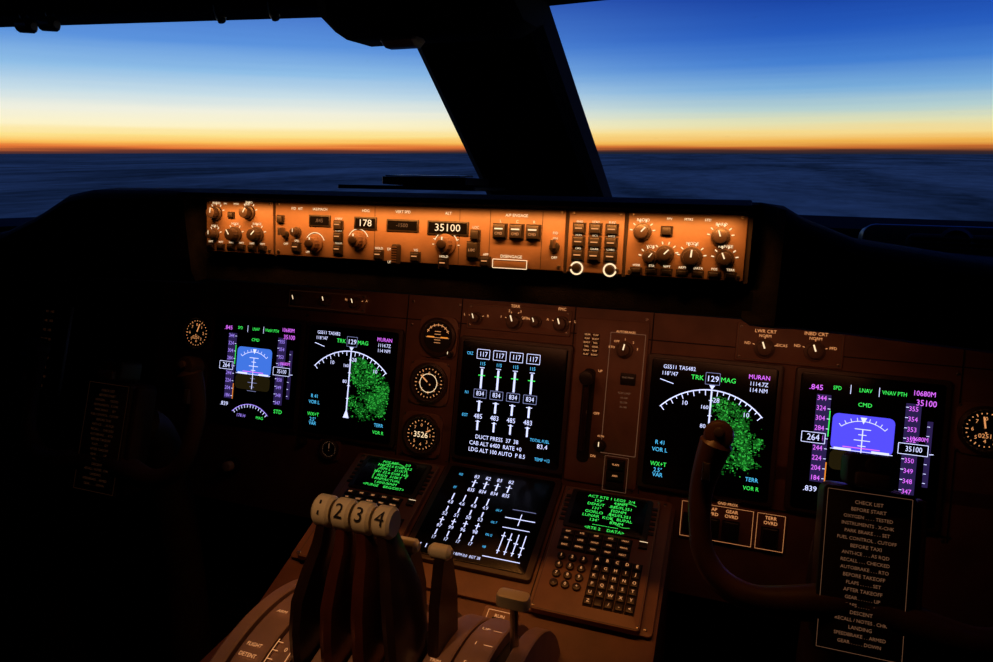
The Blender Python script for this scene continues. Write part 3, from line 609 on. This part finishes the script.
# ---------------------------------------------------------------- yokes
def yoke(xc,LM):
    F=fr((xc,.74,.81),70); b=Bd()
    for sd in(-1,1):
        pts=[(.162,.118,.012),(.168,.095,.006),(.174,.060,0),(.172,.020,0),(.164,-.012,0),(.142,-.038,0),(.105,-.050,0),(.05,-.045,-.01),(0,-.035,-.02)]
        b.tube([(sd*p[0],p[1],p[2]) for p in pts],[.019,.0165,.0135,.0125,.013,.0145,.016,.02,.024],YOKE,16,6)
        b.cyl(sd*.160,.128,.017,.0,.026,YOKE,.006,20); b.cyl(sd*.160,.131,.006,.026,.031,KNOB,.002,14)
        b.box(sd*.170,.085,.010,.022,.012,.024,BLACK,.003)
    b.rr(0,0,.088,.178,-.05,-.004,YOKE,.012,.004)
    b.rr(0,0,.090,.178,-.004,.004,BLACK,.006,.001); b.frame(-.041,-.085,.041,.085,.0004,.0044,LM)
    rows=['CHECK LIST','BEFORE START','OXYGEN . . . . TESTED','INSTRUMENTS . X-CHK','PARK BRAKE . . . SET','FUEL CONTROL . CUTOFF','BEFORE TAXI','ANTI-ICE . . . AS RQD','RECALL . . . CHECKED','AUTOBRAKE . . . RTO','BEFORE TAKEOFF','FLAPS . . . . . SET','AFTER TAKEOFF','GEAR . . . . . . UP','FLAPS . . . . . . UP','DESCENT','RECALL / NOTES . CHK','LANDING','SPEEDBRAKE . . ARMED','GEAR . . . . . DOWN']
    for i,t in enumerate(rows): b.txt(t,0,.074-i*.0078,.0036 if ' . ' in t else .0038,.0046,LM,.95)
    b.rr(0,.108,.050,.036,-.03,.010,BLACK,.008,.004); b.rr(0,.100,.034,.016,.010,.018,KNOB,.004,.003); b.cyl(0,.116,.008,.01,.016,KNOB,.002,18)
    b.rr(.052,0,.010,.17,-.02,.0,YOKE,.004,.002)
    o=b.obj('control_yoke',F)
    b=Bd(); b.tube([(xc,.80,.80),(xc,.84,.74),(xc,.86,.5),(xc,.84,.2),(xc,.84,.0)],[.045,.04,.036,.042,.06],YOKE,20,8); b.obj('yoke_post')
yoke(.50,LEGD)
YOKE=pm('yoke_brown_shaded',(.02,.010,.008),.6,var=.25,scale=30,bump=.1,spec=.2)  # captain's yoke: same brown, darkened so its shade is in the colour
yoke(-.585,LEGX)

for xc in(-.55,.53):
    b=Bd()
    for s in(-1,1):
        b.rr(s*.09,.09,.10,.17,-.01,.01,STEEL,.012,.004)
        for k in range(6): b.box(s*.09,.03+k*.024,.085,.006,.01,.014,BLACK,.002)
        b.tube([(s*.09,.0,-.01),(s*.09,-.02,-.08)],[.015,.015],LEVERD)
    b.obj('rudder_pedals',fr((xc,.98,.2),60))
for s in(-1,1):
    b=Bd(); b.xprism([(-.6,.02),(-.6,.62),(.3,.66),(.78,.80),(.96,.92),(.96,.02)],min(s*1.13,s*.90),max(s*1.13,s*.90),SHELL,bev=.01)
    for k in range(4): 
        x=s*1.0; y=.12+k*.13; b.cyl(x,y,.012,.64,.675+k*.012,KNOB,.002)
    b.obj('side_console')
def seat(xc):
    b=Bd(); b.xprism([(-.32,.36),(-.34,.44),(-.30,.50),(.10,.50),(.20,.485),(.24,.44),(.22,.36)],xc-.23,xc+.23,FABRIC,bev=.03)
    b.xprism([(-.46,.48),(-.30,.48),(-.36,1.10),(-.42,1.14),(-.50,1.10)],xc-.22,xc+.22,FABRIC,bev=.03)
    b.xprism([(-.53,1.14),(-.40,1.14),(-.42,1.30),(-.47,1.32),(-.53,1.30)],xc-.12,xc+.12,FABRIC,bev=.02)
    for s in(-1,1): b.xprism([(-.35,.67),(-.35,.71),(.02,.71),(.05,.69),(.02,.67)],xc+s*.26-.03,xc+s*.26+.03,FABRIC,bev=.008); b.tube([(xc+s*.26,-.3,.68),(xc+s*.25,-.38,.6)],[.015,.015],LEVERD)
    b.xprism([(-.2,.02),(-.2,.37),(.1,.37),(.1,.02)],xc-.13,xc+.13,LEVERD,bev=.01)
    b.obj('pilot_seat')
seat(-.58); seat(.59)
b=Bd(); b.rr(0,0,.10,.14,0,.006,PAPER,.004,.001); b.rr(0,.06,.05,.012,.006,.010,STEEL,.003,.001)
b.obj('flight_document',fr((-.98,.70,.80),30)) 
b=Bd(); b.rr(0,0,.10,.17,0,.006,BLACK,.006,.001)
for i in range(9): b.txt(('V1  142','VR  155','V2  165','FLAPS 20','STAB 5.2','QNH 1013','RWY 27L','WIND 240','OAT 12')[i],0,.068-i*.017,.0045,.0064,LEGX)
b.obj('data_card_holder',fr((-.84,.86,.90),70))

# ---------------------------------------------------------------- outside
b=Bd(); S=260000
cm=bpy.data.materials.new('cloud_deck_surface'); cm.use_nodes=True; nt=cm.node_tree; bs=nt.nodes['Principled BSDF']; bs.inputs['Roughness'].default_value=1; bs.inputs['Specular IOR Level'].default_value=0
tc=nt.nodes.new('ShaderNodeTexCoord')
def cn(scale,detail,rough,dist):
    mp=nt.nodes.new('ShaderNodeMapping'); mp.inputs['Scale'].default_value=scale; mp.inputs['Rotation'].default_value=(0,0,rad(25)); no=nt.nodes.new('ShaderNodeTexNoise'); no.inputs['Scale'].default_value=1; no.inputs['Detail'].default_value=detail; no.inputs['Roughness'].default_value=rough; no.inputs['Distortion'].default_value=dist
    nt.links.new(tc.outputs['Object'],mp.inputs['Vector']); nt.links.new(mp.outputs['Vector'],no.inputs['Vector']); return no
n1=cn((.00022,.00007,1),3,.5,.8); n2=cn((.0022,.0010,1),6,.6,.3)
mm=nt.nodes.new('ShaderNodeMix'); mm.data_type='FLOAT'; mm.inputs[0].default_value=.38; nt.links.new(n1.outputs['Fac'],mm.inputs[2]); nt.links.new(n2.outputs['Fac'],mm.inputs[3])
rp=nt.nodes.new('ShaderNodeValToRGB'); rp.color_ramp.elements[0].position=.38; rp.color_ramp.elements[0].color=(.13,.10,.065,1); rp.color_ramp.elements[1].position=.66; rp.color_ramp.elements[1].color=(.50,.36,.24,1)
nt.links.new(mm.outputs[0],rp.inputs['Fac']); nt.links.new(rp.outputs['Color'],bs.inputs['Base Color'])
b.add([(-S,-S,-700),(S,-S,-700),(S,S,-700),(-S,S,-700)],[(0,1,2,3)],cm); b.obj('cloud_deck',smooth=False)

w=bpy.data.worlds.new('dusk_sky'); sc.world=w; w.use_nodes=True; nt=w.node_tree; nt.nodes.clear()
out=nt.nodes.new('ShaderNodeOutputWorld'); bg=nt.nodes.new('ShaderNodeBackground'); tc=nt.nodes.new('ShaderNodeTexCoord'); sp=nt.nodes.new('ShaderNodeSeparateXYZ')
nt.links.new(tc.outputs['Generated'],sp.inputs[0])
mp=nt.nodes.new('ShaderNodeMapping'); mp.inputs['Scale'].default_value=(2.2,2.2,120); no=nt.nodes.new('ShaderNodeTexNoise'); no.inputs['Scale'].default_value=1.5; no.inputs['Detail'].default_value=4
nt.links.new(tc.outputs['Generated'],mp.inputs[0]); nt.links.new(mp.outputs[0],no.inputs['Vector'])
ma=nt.nodes.new('ShaderNodeMath'); ma.operation='MULTIPLY_ADD'; ma.inputs[1].default_value=.010; nt.links.new(no.outputs['Fac'],ma.inputs[0])
m0=nt.nodes.new('ShaderNodeMath'); m0.operation='SUBTRACT'; m0.inputs[1].default_value=.005; nt.links.new(sp.outputs['Z'],m0.inputs[0]); nt.links.new(m0.outputs[0],ma.inputs[2])
mr=nt.nodes.new('ShaderNodeMapRange'); mr.inputs['From Min'].default_value=-.02; mr.inputs['From Max'].default_value=.23; nt.links.new(ma.outputs[0],mr.inputs['Value'])
def ramp(st):
    r=nt.nodes.new('ShaderNodeValToRGB'); e=r.color_ramp.elements
    while len(e)>1: e.remove(e[-1])
    first=True
    for z_,c in st:
        p=(z_+.02)/.25
        if first: e[0].position=p; k=e[0]; first=False
        else: k=e.new(p)
        k.color=s2l(c)+(1,)
    nt.links.new(mr.outputs['Result'],r.inputs['Fac']); return r
rl=ramp([(-.02,(34,40,55)),(-.002,(42,40,50)),(.002,(110,56,44)),(.006,(232,120,54)),(.012,(255,192,90)),(.021,(255,228,142)),(.034,(255,245,202)),(.051,(242,242,224)),(.071,(202,224,233)),(.100,(145,192,232)),(.135,(92,148,222)),(.20,(54,98,194))])
rr_=ramp([(-.02,(24,34,50)),(-.002,(30,34,46)),(.002,(76,44,38)),(.0065,(205,112,48)),(.0135,(244,182,82)),(.025,(248,219,142)),(.038,(228,226,180)),(.054,(182,210,210)),(.078,(124,176,220)),(.110,(68,128,210)),(.145,(38,92,190)),(.20,(18,56,154))])
mx=nt.nodes.new('ShaderNodeMix'); mx.data_type='RGBA'
mx_=nt.nodes.new('ShaderNodeMapRange'); mx_.inputs['From Min'].default_value=-.6; mx_.inputs['From Max'].default_value=.1; mx_.interpolation_type='SMOOTHSTEP'; nt.links.new(sp.outputs['X'],mx_.inputs['Value'])
nt.links.new(mx_.outputs['Result'],mx.inputs['Factor']); nt.links.new(rl.outputs[0],mx.inputs['A']); nt.links.new(rr_.outputs[0],mx.inputs['B'])
nt.links.new(mx.outputs['Result'],bg.inputs['Color']); bg.inputs['Strength'].default_value=1.0; nt.links.new(bg.outputs[0],out.inputs[0])

# ---------------------------------------------------------------- lamps
def area(name,loc,tgt,sx,sy,pw,col,spread=180):
    l=bpy.data.lights.new(name,'AREA'); l.shape='RECTANGLE'; l.size=sx; l.size_y=sy; l.energy=pw; l.color=col; l.spread=rad(spread)
    o=bpy.data.objects.new(name,l); sc.collection.objects.link(o); o.location=loc
    d=(Vector(tgt)-Vector(loc)).normalized(); o.rotation_euler=d.to_track_quat('-Z','Y').to_euler(); return o
WARM=(1,.34,.07)
area('glareshield_flood_lamp',(0,.735,1.188),(0,.765,1.12),.69,.006,.62,WARM,120)
area('panel_flood_lamp',(.16,.86,1.062),(.16,1.06,.86),.8,.02,.13,(1,.32,.13),140)
def spot(name,loc,tgt,pw,col,ang,bl=.8,r=.02):
    l=bpy.data.lights.new(name,'SPOT'); l.energy=pw; l.color=col; l.spot_size=rad(ang); l.spot_blend=bl; l.shadow_soft_size=r
    o=bpy.data.objects.new(name,l); sc.collection.objects.link(o); o.location=loc
    d=(Vector(tgt)-Vector(loc)).normalized(); o.rotation_euler=d.to_track_quat('-Z','Y').to_euler()
spot('pedestal_dome_lamp',(-.02,.12,1.70),(-.01,.50,.75),8,(1,.48,.21),24,.9)

# ---------------------------------------------------------------- camera
cd=bpy.data.cameras.new('camera'); cam=bpy.data.objects.new('camera',cd); sc.collection.objects.link(cam); sc.camera=cam
cd.sensor_fit='HORIZONTAL'; cd.sensor_width=36; cd.lens=36*680/993; cd.clip_start=.02; cd.clip_end=800000
R_=Vector((.9432,.3322,0)); U_=Vector((-.0846,.2401,.9670)); F_=Vector((-.3212,.9121,-.2546))
M=Matrix.Identity(4)
for i in range(3): M[i][0]=R_[i];M[i][1]=U_[i];M[i][2]=-F_[i]
M[0][3],M[1][3],M[2][3]=.34,0,1.25
cam.matrix_world=M
